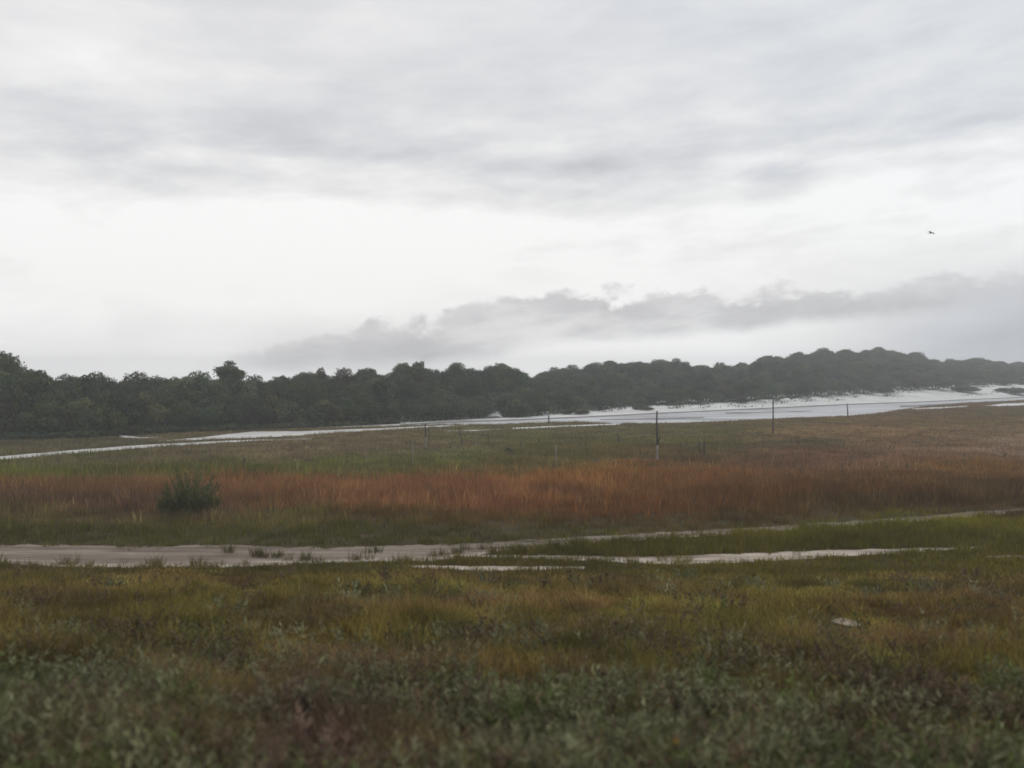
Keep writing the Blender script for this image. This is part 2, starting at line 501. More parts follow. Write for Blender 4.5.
WATER_FAR = [(400, 425.6), (440, 423.3), (490, 421.4), (520, 420.4), (550, 419.1), (610, 416.4), (657, 414), (773, 408.5), (848, 404.9), (910, 402.8), (965, 400.2), (1024, 397.6), (1300, 392)]
WATER_NEAR = [(400, 425.7), (440, 424.6), (490, 424.6), (520, 423.6), (550, 422.6), (580, 421.8), (612, 423.4), (657, 423.4), (720, 421.6), (773, 419), (848, 415.8), (880, 413), (905, 409), (930, 405.5), (965, 403), (1024, 400), (1300, 395)]
strip('water', M_WATER, WATER_FAR, WATER_NEAR, 0.008, 'shallow pale lagoon water shining between the marsh and the dunes', 'water', 0.25, nrow=24)
strip('shore_reflection', M_MUD_REFLECTION, [(a, b - 1.15) for a, b in WATER_FAR], [(a, b + .1) for a, b in WATER_FAR], 0.014, 'dark painted reflection of bank and trees along the far shore of the lagoon', 'shore', 0.22, nrow=4)  # dark strip painted in place of bank and trees mirrored in the water
for k, (f_, n_, lb) in enumerate([
        ([(600, 419.3), (660, 418.2), (704, 417)], [(600, 420.3), (660, 419.6), (704, 417.9)], 'dark mud bar in the lagoon left of the tall pole'),
        ([(725, 412.8), (770, 411.8), (812, 411)], [(725, 413.8), (770, 412.6), (812, 411.4)], 'thin dark mud bar in the lagoon behind the second pole'),
        ([(900, 406), (940, 404), (972, 402)], [(900, 407.4), (940, 405.4), (972, 402.8)], 'grey mud bar where the lagoon narrows on the right')]):
    strip('mud_bar', M_MUD_REFLECTION, f_, n_, 0.014, lb, 'mud', 0.25, nrow=4)
LEFT = [
    ([(116, 434), (124, 435.6), (140, 437.2), (158, 437)], [(116, 434.6), (124, 437.8), (140, 438.6), (158, 437.8)], 'small pale sand scar at the foot of the left wood'),
    ([(-300, 470), (0, 456.6), (60, 451.3), (130, 445.8), (200, 442.2), (260, 439.6), (312, 438.4)], [(-300, 476), (0, 459.8), (60, 455), (130, 449), (200, 444.2), (260, 441), (312, 439.2)], 'long narrow strip of white sand curving in from the left'),
    ([(158, 441), (200, 437.6), (230, 434), (252, 431.8), (300, 431.4), (340, 429.9), (400, 427.3), (440, 425.6), (475, 424.6)], [(158, 441.3), (200, 440), (230, 438.8), (252, 438), (300, 435.6), (340, 432.6), (400, 429.2), (440, 426.8), (475, 424.8)], 'white sand flat below the left wood'),
    ([(318, 426.6), (360, 425.6), (400, 423.9), (450, 421.6), (486, 420.3)], [(318, 428), (360, 427), (400, 425.8), (450, 423.8), (486, 422.4)], 'thin white sand edge at the foot of the middle wood'),
    ([(445, 430.6), (480, 429.9), (500, 429)], [(445, 431.5), (480, 430.8), (500, 429.7)], 'short sliver of white sand in the marsh beyond the paired posts'),
    ([(512, 428), (560, 425.9), (620, 423.4)], [(512, 429), (560, 427.3), (620, 424.8)], 'pale sand line along the near edge of the lagoon'),
    ([(912, 408.4), (940, 407.2), (968, 405.8)], [(912, 409.6), (940, 408.6), (968, 406.6)], 'white sand spit at the narrow end of the lagoon'),
    ([(985, 405.4), (1005, 403.4), (1060, 401.5)], [(985, 406.2), (1005, 406.0), (1060, 404.6)], 'small white sand patch in the marsh near the right edge'),
]
for f_, n_, lb in LEFT:
    strip('sand_strip', M_STRIP if f_[0][0] < 400 else M_SAND, f_, n_, 0.012, lb, 'sand', 0.35, nrow=6)

# dune bank between the lagoon and the wood
xs = np.arange(400, 1400, 1.5)
dw = flatD(ip(xs, WLINE)); de = ip(xs, EDGE_D)
tt = np.linspace(0, 1, 26)[:, None]
D = dw[None] * (1 - tt) + np.maximum(de + 14 * sm(xs, 560, 700) + 9, dw + 6)[None] * tt
X = (xs[None] - 512) / F * D
Z = H(X, D) + 0.012 + (fbm(X, D, 0.16, 4) - .5) * 1.5 * sm(tt, .15, .7) * sm(xs, 560, 640)[None]
tag(link('sand_dune_bank', grid_mesh('sand_dune_bank', X, D, Z), M_SAND), 'bright white sand bank at the foot of the wooded dunes', 'sand', kind='structure')
# sandy gully running up into the wood, and a little one on the left
def gully(x0, x1, d0, d1, name, lb):
    xs = np.linspace(x0, x1, 14); tt = np.linspace(0, 1, 14)[:, None]
    base = ip(xs, EDGE_D)[None]
    wob = 1.3 * np.sin(tt * 5) * (1 - .3 * tt) + (fbm(tt * 9, tt * 0 + 2, 1.0, 3) - .5) * 5 * tt
    D = base + d0 + (d1 - d0) * tt + 0 * xs[None]
    mid = (x0 + x1) / 2
    xw = mid + (xs[None] - mid) * (1 - .35 * tt) + wob
    X = (xw - 512) / F * D
    ed = 0.25 * np.abs(np.linspace(-1, 1, 14))[None] ** 3
    tag(link(name, grid_mesh(name, X, D, H(X, D) + 0.25 - ed + 1.3 * tt), M_SAND), lb, 'sand', kind='structure')
gully(487, 502, -1.0, 6.5, 'sand_gully', 'white sand gully climbing into the dark wood')

# two bare patches on the near bank
PATCH = []
def bank_patch(px, py, rx, ry, lb):
    Ds = np.linspace(4, 26, 600); zz = CAM_Z - (py - HY) * Ds / F
    hh = H((px - 512) / F * Ds, Ds)
    k = np.argmax(zz <= hh); D0 = Ds[k]; x0 = (px - 512) / F * D0
    PATCH.append((x0, D0, rx, ry))
    a = np.linspace(0, 2 * np.pi, 40)[None]; r = np.linspace(0.02, 1, 8)[:, None]
    rr = r * (0.75 + 0.5 * fbm(np.cos(a) * 2 + px, np.sin(a) * 2, 1.0, 3))
    X = x0 + rr * np.cos(a) * rx; Y = D0 + rr * np.sin(a) * ry
    n = np.full((X.size, 3), 1.9)
    tag(link('sand_patch', grid_mesh('sand_patch', X, Y, H(X, Y) + 0.03, n), M_PATH), lb, 'sand', kind='structure')
bank_patch(96, 672, .20, .34, 'small bare white sand spot low on the near bank at left')
bank_patch(846, 625, .25, .24, 'small bare sand spot on the near bank at right')


def masked(x, y):
    """true where a sheet of sand, water or mud lies (flat land only)"""
    px = px_of(x, y); py = py_of(y)
    m_ = np.zeros(len(x), bool)
    for xs, yf, yn in STRIPS:
        ok = (px > xs[0]) & (px < xs[-1])
        a = np.interp(px, xs, yf); b = np.interp(px, xs, yn)
        m_ |= ok & (py > a - .05) & (py < b + .05)
    return m_


# ------------------------------------------------------------------ colours of the marsh (picture position of a place -> colour of its grass)
ANCH = [  # px, py, r, g, b
    (0, 452, 92, 84, 62), (200, 455, 96, 86, 62), (400, 445, 99, 88, 64), (330, 452, 101, 88, 66), (560, 430, 92, 86, 58), (700, 430, 92, 84, 54), (100, 446, 79, 75, 56),
    (0, 473, 75, 78, 31), (120, 471, 73, 74, 29), (280, 470, 75, 78, 33), (380, 466, 83, 84, 44), (450, 458, 90, 92, 50), (560, 445, 85, 84, 46), (680, 437, 85, 84, 46), (700, 446, 81, 73, 40), (800, 425, 92, 83, 54), (470, 465, 81, 79, 40), (600, 455, 83, 75, 40),
    (0, 486, 100, 75, 46), (120, 488, 99, 73, 47), (300, 486, 111, 77, 48), (420, 482, 113, 77, 50), (520, 478, 113, 77, 43), (640, 476, 107, 75, 40), (740, 478, 98, 68, 42), (850, 480, 88, 66, 41), (960, 470, 102, 75, 41),
    (0, 500, 84, 64, 48), (130, 503, 85, 65, 48), (300, 507, 103, 75, 51), (450, 506, 108, 75, 49), (600, 508, 107, 71, 40), (720, 505, 94, 64, 38), (850, 500, 84, 60, 34), (1000, 480, 78, 58, 36), (1000, 498, 70, 56, 34),
    (0, 516, 88, 77, 47), (150, 518, 86, 77, 47), (300, 520, 90, 81, 43), (450, 520, 86, 68, 37), (600, 522, 75, 59, 33), (760, 515, 73, 57, 31), (900, 508, 66, 52, 32),
    (0, 531, 62, 59, 27), (150, 534, 64, 63, 27), (300, 535, 66, 68, 27), (450, 534, 62, 59, 29), (560, 528, 62, 55, 27),
    (800, 447, 72, 72, 53), (840, 435, 125, 102, 70), (780, 452, 99, 79, 56), (760, 462, 92, 70, 51), (860, 458, 104, 77, 59), (900, 440, 113, 88, 63), (900, 428, 116, 85, 66), (960, 420, 97, 85, 50), (960, 432, 104, 88, 61),
    (1000, 440, 132, 111, 94), (1024, 430, 118, 102, 80), (1000, 455, 114, 88, 69), (990, 412, 83, 73, 48), (940, 412, 102, 79, 57), (1100, 440, 116, 97, 70),
    # grass strip between the tracks
    (600, 548, 75, 70, 29), (720, 545, 79, 74, 25), (850, 535, 86, 84, 25), (960, 528, 91, 88, 27), (1024, 525, 93, 88, 27), (1024, 545, 79, 74, 27), (860, 545, 73, 68, 25),
]
AN = np.array(ANCH, float)
AC = lin(AN[:, 2:])


def field_col(x, y):
    px = px_of(x, y) + (fbm(x, y, 0.15, 3) - .5) * 170
    py = py_of(y) + (fbm(x + 30, y, 0.13, 4) - .5) * 30 + RNG.normal(size=len(x)) * 2.0
    d2 = ((px[:, None] - AN[None, :, 0]) / 95.0) ** 2 + ((py[:, None] - AN[None, :, 1]) / 6.5) ** 2
    wt = 1 / (d2 + 0.35) ** 2.2
    return (wt @ AC) / wt.sum(1, keepdims=True) * np.exp((fbm(x + 11, y * 1.0, .45, 3) - .5) * .9)[:, None]


def chunked(fn, x, y, n=40000):
    return np.concatenate([fn(x[i:i + n], y[i:i + n]) for i in range(0, len(x), n)])


def scatter(n, y0, y1, pw, margin=1.12):
    """points in the camera's wedge, density falling with depth as y^-pw"""
    t_ = RNG.random(n)
    a = 2 - pw
    y = (y0 ** a + t_ * (y1 ** a - y0 ** a)) ** (1 / a) if abs(a) > 1e-3 else y0 * (y1 / y0) ** t_
    x = (RNG.random(n) * 2 - 1) * 0.577 * margin * y
    return x, y


ALB = 2.15     # base colour against the colour a blade shows under this sky


def tufts(x, y, per, rad, h, hv, wd, lean, bend, colf, cv, clump_noise=None):
    n = len(x)
    c = chunked(colf, x, y)
    hh = h if np.ndim(h) else np.full(n, h)
    i = np.repeat(np.arange(n), per)
    k = n * per
    ang = RNG.random(k) * 2 * np.pi; rr = np.sqrt(RNG.random(k)) * (rad if np.ndim(rad) == 0 else rad[i])
    bx = x[i] + np.cos(ang) * rr; by = y[i] + np.sin(ang) * rr
    bz = H(bx, by) - 0.01
    hb = hh[i] * (1 + hv * RNG.normal(size=k)).clip(.35, 1.8)
    tone = np.exp(RNG.normal(size=n) * cv)[i] * np.exp(RNG.normal(size=k) * cv * 1.1)
    tint = 1 + RNG.normal(size=(k, 3)) * 0.05
    col = (c[i] * tone[:, None] * tint * ALB).clip(0.004, 0.6)
    az = ang + RNG.normal(size=k) * .7
    return blades(bx, by, bz, hb, wd if np.ndim(wd) == 0 else wd[i], np.abs(RNG.normal(size=k)) * lean, az, RNG.random(k) * bend, col)


# marsh beyond the track
x, y = scatter(30000, 29, 128, 1.15, 1.2)
xf, yf = scatter(14000, 120, 225, 1.0, 1.1)
kf = px_of(xf, yf) > 780
x = np.concatenate([x, xf[kf]]); y = np.concatenate([y, yf[kf]])
ok = ~masked(x, y)
px = px_of(x, y); py = py_of(y)
ok &= (y < flatD(ip(px, WLINE)) - 1.0)
wn = ip(px, WATER_NEAR); ok &= ~((px > 600) & (py < wn))
ok &= py < ip(px, PATH_FAR)
x, y, px, py = x[ok], y[ok], px[ok], py[ok]
orange = np.exp(-((py - 494) / 20.0) ** 2)
hgt = 0.25 + 0.22 * orange + 0.42 * (fbm(x, y, .35, 3) - .5)
hgt = np.where(y > 60, hgt * np.interp(y, [60, 85, 130], [1, .75, .55]), hgt)
verge = sm(py, ip(px, PATH_FAR) - 18, ip(px, PATH_FAR) - 4)
hgt = hgt * (1 - .25 * verge)
P = tufts(x, y, 14, 0.05 + y * 0.0065, hgt.clip(.19, .95), .28, 0.010 + y * 0.00042, .16, .35, field_col, .13)
marsh_parts = [P]
# a second, sparser set of tall flowering stalks in the red band
x2, y2 = scatter(26000, 34, 66, 1.0, 1.2)
py2 = py_of(y2); px2 = px_of(x2, y2)
keep = (RNG.random(len(x2)) < np.exp(-((py2 - 493) / 17.0) ** 2) * (1.7 * fbm(x2, y2, .22, 3) - .45)) & ~masked(x2, y2) & (py2 < ip(px2, PATH_FAR) - 8)
x2, y2 = x2[keep], y2[keep]
P2 = tufts(x2, y2, 5, 0.16, 0.45 + .5 * fbm(x2 + 40, y2, .3, 3), .26, 0.024, .20, .5, lambda a, b: field_col(a, b) * np.array([1.12, 1.14, 1.15]), .26)
marsh_parts.append(P2)
qx = (190 - 512) / F * 36.6 + RNG.normal(size=46) * .85; qy = 36.7 - np.abs(RNG.normal(size=46)) * .35
marsh_parts.append(tufts(qx, qy, 16, .18, .28 + .35 * RNG.random(46), .3, .024, .25, .6, lambda a, b: np.tile(lin((96, 84, 58)), (len(a), 1)), .25))
V, L, T, K = join(marsh_parts)
tag(link('marsh_grass', mesh('marsh_grass', V, L, T, K), M_GRASS), 'rust red and green marsh grass covering the flat beyond the sand track', 'grass', kind='stuff')

# grass strip between the two tracks and along the foot of the bank
x, y = scatter(16000, 26.2, 43, 1.0, 1.2)
px, py = px_of(x, y), py_of(y)
ok = ~masked(x, y) & (py > ip(px, PATH_NEAR) + .6)
x, y = x[ok], y[ok]
P = tufts(x, y, 16, 0.24, (0.26 + 0.3 * (fbm(x, y, .6, 3) - .4)) * np.interp(y, [26, 28.5, 31], [.45, .6, 1]), .3, 0.020, .28, .6, field_col, .16)
# stray tufts on the sand of the track
sx = np.array([(q - 512) / F * flatD(r_) for q, r_ in [(231, 553), (246, 555), (258, 557), (282, 557), (300, 560), (318, 561), (356, 560), (372, 553), (440, 556), (474, 549), (452, 553), (500, 553), (520, 552), (548, 549), (160, 564), (66, 565), (196, 566), (580, 546)]])
sy = np.array([float(flatD(r_)) for q, r_ in [(231, 553), (246, 555), (258, 557), (282, 557), (300, 560), (318, 561), (356, 560), (372, 553), (440, 556), (474, 549), (452, 553), (500, 553), (520, 552), (548, 549), (160, 564), (66, 565), (196, 566), (580, 546)]])
P3 = tufts(np.repeat(sx, 3) + RNG.normal(size=54) * .2, np.repeat(sy, 3) + RNG.normal(size=54) * .1, 26, 0.16, 0.30, .3, 0.016, .35, .7, lambda a, b: np.tile(lin((64, 60, 32)), (len(a), 1)), .15)
ex = RNG.uniform(-60, 1080, 420)
far = RNG.random(420) < .55
ey = np.where(far, ip(ex, PATH_FAR) + RNG.exponential(1.0, 420), ip(ex, PATH_NEAR) - RNG.exponential(1.5, 420))
eD = flatD(ey); eX = (ex - 512) / F * eD
keep = (fbm(ex, ex * 0, .05, 3) > .45) & (ex < 930)
P4 = tufts(eX[keep], eD[keep], 16, .13, .10 + .16 * RNG.random(keep.sum()), .3, .014, .45, .8, lambda a, b: field_col(a, b) * .9, .2)
gx = RNG.uniform(370, 1000, 330)
gf = RNG.random(330)
gy = np.where(gx < 600, ip(gx, PATH_NEAR) - 1 + gf * 9, ip(gx, LOW_FAR) - .5 + gf ** .6 * (ip(gx, LOW_NEAR) - ip(gx, LOW_FAR) + 2))
kp = (fbm(gx, gy, .06, 3) > .47) & (gx < 840)
gD = flatD(gy[kp]); gX = (gx[kp] - 512) / F * gD
P5 = tufts(gX, gD, 18, .15, .10 + .22 * RNG.random(kp.sum()), .3, .014, .42, .8, lambda a, b: field_col(a, b), .2)
V, L, T, K = join([P, P3, P4, P5])
tag(link('verge_grass', mesh('verge_grass', V, L, T, K), M_GRASS), 'green grass growing between and beside the sandy wheel tracks', 'grass', kind='stuff')

# ------------------------------------------------------------------ near bank
PAL = lin([(84, 71, 34), (67, 66, 28), (86, 61, 39), (72, 71, 50), (58, 45, 38), (79, 73, 31)])


def bank_col(x, y):
    a = fbm(x, y, 0.38, 4); b = fbm(x + 90, y + 10, 0.30, 4); c = fbm(x + 200, y, 0.75, 3)
    near = sm(y, 13.5, 7.5)
    wts = np.stack([
        0.25 + 1.2 * sm(a, .45, .62) * (1 - .65 * near) + .5 * sm(y, 15, 24),
        0.30 + 1.1 * sm(b, .48, .64),
        0.12 + 0.9 * sm(a, .52, .36) * (1 - .4 * near),
        0.10 + 0.8 * sm(c, .50, .62) * (.35 + .65 * near) + .55 * near,
        0.05 + 0.7 * sm(b, .46, .34),
        0.20 + .7 * sm(c, .5, .38) * (1 - .5 * near)], 1) ** 1.6
    col = (wts @ PAL) / wts.sum(1, keepdims=True)
    px = px_of(x, np.maximum(y, 4))
    dead = np.exp(-((px_of(x, np.maximum(y, 4)) - 315) / 75.0) ** 2 - ((y - 6.6) / 1.1) ** 2)[:, None] * .9
    col = col * (1 - dead) + lin((84, 64, 60))[None] * dead
    return col * np.exp((fbm(x + 7, y + 3, 1.1, 3) - .5) * 1.5 + (fbm(x + 71, y + 3, .28, 2) - .5) * .7)[:, None] * 1.30


def off_patch(x, y):
    o = np.ones(len(x), bool)
    for a, b, rx, ry in PATCH:
        o &= ((x - a) / rx) ** 2 + ((y - b) / ry) ** 2 > 0.55
        o &= ~((np.abs(x - a) < (rx + .22 if a < 0 else rx)) & (y < b) & (y > b - (1.7 if a < 0 else .6)))
    return o


x, y = scatter(34000, 4.6, 27.2, 0.9, 1.25)
ok = off_patch(x, y) & ~masked(x, y)
cover = fbm(x + 13, y + 7, 0.9, 3)
ok &= RNG.random(len(x)) < np.interp(y, [5, 9, 13, 27], [.6, .75, 1, 1]) * (0.25 + 1.1 * sm(cover, .32, .52))
x, y = x[ok], y[ok]
hh = (0.09 + 0.30 * sm(fbm(x, y, .8, 3), .25, .75)) * np.interp(y, [5, 12, 23, 25.5, 27], [.85, 1, .9, .55, .4])
P = tufts(x, y, 24, 0.15, hh, .38, np.interp(y, [5, 12, 27], [.006, .010, .019]), .62, 1.2, bank_col, .26)
V, L, T, K = P
tag(link('bank_grass', mesh('bank_grass', V, L, T, K), M_GRASS), 'rough olive and brown grass covering the near bank below the camera', 'grass', kind='stuff')

# low leafy scrub mixed in the grass
x, y = scatter(9000, 4.6, 25, 1.2, 1.25)
c1 = fbm(x + 200, y, 0.75, 3); c2 = fbm(x + 31, y + 77, .5, 3)
prob = np.interp(y, [5, 8.5, 11, 15, 25], [.85, .66, .34, .16, .07]) * sm(.6 * c1 + .4 * c2, .40, .58)
ok = (RNG.random(len(x)) < prob) & off_patch(x, y)
x, y = x[ok], y[ok]
n = len(x)
rad = 0.14 + 0.20 * RNG.random(n); hgt = (0.20 + 0.28 * RNG.random(n))
ctone = np.stack([lin((70, 72, 46)), lin((63, 70, 36)), lin((85, 85, 62)), lin((70, 58, 44)), lin((66, 62, 33))])
hue = fbm(x + 5, y + 5, .55, 3) * 5 + RNG.normal(size=n) * .7
cb = ctone[np.clip(np.round(hue), 0, 4).astype(int)]
dead = np.exp(-((px_of(x, y) - 315) / 75.0) ** 2 - ((y - 6.6) / 1.1) ** 2)[:, None] * .85
cb = cb * (1 - dead) + lin((80, 62, 58))[None] * dead
nsp, nlf = 11, 13
sp_i = np.repeat(np.arange(n), nsp); ns = len(sp_i)
sa = RNG.random(ns) * 6.283; sl_ = np.abs(RNG.normal(size=ns)) * .5 + .15
sdir = np.stack([np.sin(sl_) * np.cos(sa), np.sin(sl_) * np.sin(sa), np.cos(sl_)], 1)
slen = hgt[sp_i] * RNG.uniform(.6, 1.25, ns)
i = np.repeat(np.arange(ns), nlf); k = len(i)
tq = RNG.random(k) ** .7
lp = np.stack([x[sp_i][i], y[sp_i][i], np.zeros(k)], 1) + sdir[i] * (slen[i] * tq)[:, None]
lp[:, :2] += (np.stack([np.cos(sa), np.sin(sa)], 1) * (rad[sp_i] * .45)[:, None])[i]
lp[:, 2] += H(lp[:, 0], lp[:, 1]) + .02
lc = cb[sp_i][i] * np.exp(RNG.normal(size=k) * .16)[:, None] * np.exp(RNG.normal(size=ns) * .16)[i][:, None] * np.exp(RNG.normal(size=n) * .22)[sp_i][i][:, None] * 2.35
laz = RNG.random(k) * 6.283
P = blades(lp[:, 0], lp[:, 1], lp[:, 2], np.interp(y, [5, 12, 25], [.07, .075, .10])[sp_i][i] * RNG.uniform(.6, 1.3, k), np.interp(y, [5, 12, 25], [.016, .020, .034])[sp_i][i], RNG.uniform(.5, 1.3, k), laz, RNG.uniform(-.2, .4, k), lc)
# stems of the scrub
j = np.repeat(np.arange(n), 5); kk = n * 5
an = RNG.random(kk) * 6.283; r0 = rad[j] * .3
st = blades(x[j] + np.cos(an) * r0 * .3, y[j] + np.sin(an) * r0 * .3, H(x[j], y[j]), hgt[j] * (0.8 + .5 * RNG.random(kk)), np.full(kk, .010), .25 + .4 * RNG.random(kk), an, np.full(kk, .2), np.tile(np.array([.06, .045, .035]), (kk, 1)))
V, L, T, K = join([P, st])
tag(link('bank_scrub', mesh('bank_scrub', V, L, T, K), M_SCRUB), 'low grey green leafy scrub among the grass of the near bank', 'scrub', kind='stuff')


# ------------------------------------------------------------------ trees
GREENS = lin([(63, 73, 48), (55, 66, 43), (72, 78, 50), (60, 70, 51), (51, 60, 41)])


def crown_mesh(seed, wide=1.0, tall=1.0, lobes=13, leaves=250, flat=False, leaf=1.0):
    """a crown 2 units across and about 1.5 high standing on z=0: lobes of leaf faces with gaps between"""
    rg = np.random.default_rng(seed)
    Vp = []
    for q in range(lobes):
        a = rg.random() * 6.283
        r = math.sqrt(rg.random()) * .72
        zt = (0.30 + 0.95 * (1 - (r / .8) ** 2) * rg.uniform(.45, 1.0)) if not flat else (0.42 + .62 * rg.random() * (1.25 - r) + .18 * math.cos(a - 2.6))
        if q < 4 and not flat:
            a = q * 1.57 + rg.random(); r = .62; zt = .28 + .25 * rg.random()
        c = np.array([math.cos(a) * r * wide, math.sin(a) * r * wide, zt * tall])
        s = rg.uniform(.24, .42) * np.array([1.08, 1.08, .72 if flat else .80])
        n = int(leaves * (s[0] / .33) ** 2)
        d = rg.normal(size=(n, 3)); d[:, 2] += .25; d /= np.linalg.norm(d, axis=1, keepdims=True)
        rr = np.where(rg.random(n) < .72, rg.uniform(.86, 1.08, n), rg.uniform(.35, .9, n))
        # sub clumps: push the surface in and out
        bump = 1 + .16 * np.sin(d[:, 0] * 6 + q) * np.cos(d[:, 1] * 7 + q * 2) + .12 * np.sin(d[:, 2] * 9 + d[:, 0] * 5 + q)
        p_ = c + d * s * (rr * bump)[:, None]
        N = d + rg.normal(size=(n, 3)) * .55
        g = GREENS[rg.integers(0, 5)] * np.exp(rg.normal() * .22)
        cc_ = g[None] * np.exp(rg.normal(size=n) * .20)[:, None]
        Vp.append(leaf_quads(p_, N, rg.uniform(.075, .15, n) * leaf, cc_ * 1.5, .75))
    V, L, T, K = join(Vp)
    return mesh('crown', V, L, T, K)


def trunk_mesh(seed, slim=1.0):
    """tapered trunk of unit height with a few limbs"""
    rg = random.Random(seed)
    ps = []
    w1, w2 = rg.uniform(-.06, .06), rg.uniform(-.08, .08)
    ps.append(tube([(0, 0, -.08), (w1 * .5, w2 * .4, .25), (w1, w2, .55), (w1 * .6, w2, .95)], [.040 * slim, .030 * slim, .024 * slim, .010 * slim], 7))
    for q in range(4):
        a = q * 1.57 + rg.random(); z0 = .36 + .1 * q; ln = rg.uniform(.18, .3)
        ps.append(tube([(w1 * .8, w2 * .8, z0), (w1 + math.cos(a) * ln * .55, w2 + math.sin(a) * ln * .55, z0 + .14), (w1 + math.cos(a) * ln, w2 + math.sin(a) * ln, z0 + .32)], [.018 * slim, .013 * slim, .005 * slim], 6))
    V, L, T, K = join(ps)
    return mesh('trunk', V, L, T, K * .1, True)


CROWNS = [crown_mesh(100 + k, rnd_w, rnd_t, lob) for k, (rnd_w, rnd_t, lob) in enumerate([(1, 1, 13), (1.08, .9, 14), (.95, 1.1, 13), (1.1, .85, 15), (.9, 1.05, 11), (1.0, .95, 16), (1.05, 1.0, 12), (.98, .88, 14)])]
TRUNKS = [trunk_mesh(k) for k in range(4)]
FINE = [crown_mesh(200 + k, a, b, c, 800, leaf=.52) for k, (a, b, c) in enumerate([(1, 1, 14), (1.08, .9, 17), (.95, 1.0, 15), (1.1, .85, 20), (1.0, .95, 18), (1.05, .9, 22)])]
for q in CROWNS + FINE:
    q.materials.append(M_LEAF)
for q in TRUNKS:
    q.materials.append(M_BARK)


def make_tree(x, y, height, radius, label, group=None, name='tree', cat='tree', crown=None, rz=None, ratio=None, crown_base=None, trunk_scale=1.0):
    z = float(H(x, y))
    e = bpy.data.objects.new(name, None); e.empty_display_size = .5
    C.objects.link(e); e.location = (x, y, z)
    e.rotation_euler = (0, 0, random.random() * 6.28 if rz is None else rz)
    tag(e, label, cat, group)
    cb = height * .22 if crown_base is None else crown_base
    tr = bpy.data.objects.new('trunk', random.choice(TRUNKS)); C.objects.link(tr); tr.parent = e
    tr.scale = (height * trunk_scale, height * trunk_scale, height * .78)
    cr = bpy.data.objects.new('crown', random.choice(FINE) if radius > 2.6 else (crown or random.choice(CROWNS))); C.objects.link(cr); cr.parent = e
    cr.location = (0, 0, cb); hz = (height - cb) / 1.45
    cr.scale = (radius, radius, hz)
    return e


ZONES = [  # right limit, front label, rear label
    (250, 'dark rounded tree at the front edge of the wood on the left', 'dark tree in the rear rows of the wood on the left'),
    (540, 'dark green tree at the front of the wood above the middle marsh', 'dark green tree in the rear rows of the wood above the middle marsh'),
    (770, 'low bushy tree at the foot of the dunes behind the lagoon centre', 'bushy tree on the dune slope behind the lagoon centre'),
    (9999, 'low tree along the white sand at the foot of the right hand hill', 'small tree on the slope and crest of the right hand hill')]
count = 0


def ragged_edge(px):
    return np.maximum((fbm(np.asarray(px, float), np.asarray(px, float) * 0 + 3, .035, 3) - .42) * 34 + (fbm(np.asarray(px, float), np.asarray(px, float) * 0 + 9, .11, 2) - .5) * 12, -1) * sm(px, 560, 640) * np.interp(px, [640, 900], [.45, 1.0])


def zone_tree(px, D, front, hs=1.0, rs=1.0):
    global count
    De = float(ip(px, EDGE_D)); D = max(D, De + 1.6 + float(ragged_edge(px)))
    x = (px - 512) / F * D
    sp_px = np.interp(D, [80, 130, 200, 340], [34, 27, 21, 17])
    rad = sp_px / F * D * .76 * random.uniform(.8, 1.2) * rs
    th = float(ip(px, TREE_H)) * random.uniform(.80 if front else .91, 1.05) * hs
    zi = next(i for i, q in enumerate(ZONES) if px < q[0])
    make_tree(x, D, th, rad, ZONES[zi][1 if front else 2], ['front trees of the left wood', 'front trees of the middle wood', 'front trees behind the lagoon', 'front trees of the right hill'][zi] if front else
              ['rear trees of the left wood', 'rear trees of the middle wood', 'dune slope trees behind the lagoon', 'slope trees of the right hill'][zi],
              crown_base=th * (.06 if front else .15))
    count += 1


def in_gully(px, d):
    return (486 < px < 507 and d < 13) or (117 < px < 133 and d < 5)


# rows from the foot of the wood up to the ridge; fractions of the way
for r_i, fr in enumerate([0.02, .16, .34, .54, .77, 1.0, 1.22]):
    px = -30.0
    while px < 1060:
        De = float(ip(px, EDGE_D)); off = float(ip(px, RIDGE_OFF))
        D = De + 1.6 + off * fr * random.uniform(.9, 1.1)
        step = float(np.interp(D, [80, 130, 200, 340], [36, 29, 23, 18.5]))
        skip = (off < 26 and r_i in (1, 3)) or (off < 40 and r_i == 3)
        notch = math.exp(-((px - 532) / 11.0) ** 2)
        if r_i > 3 and abs(px - 532) < 9:
            skip = True
        if not skip and not in_gully(px, D - De):
            front = r_i == 0
            zone_tree(px + random.uniform(-.2, .2) * step, D, front, hs=.72 if front else (.9 if r_i < 3 else 1.0) * (1 - .32 * notch), rs=.95 if front else ((1.25 if D < 180 else 1.08) if r_i > 4 else 1.0))
        px += step * random.uniform(.85, 1.15) * (1.25 if r_i in (1, 2, 3, 4) and off > 40 else 1.0)
print('forest trees', count)

# the trees that stand out on the skyline
def standout(px, ytop, D, radius, label, crown_i=None, hmul=None, **kw):
    x = (px - 512) / F * D
    z = float(H(x, D)); top = CAM_Z + (HY - ytop) * D / F
    return make_tree(x, D, max(top - z, 4.0), radius, label, crown=crown_i, **kw)


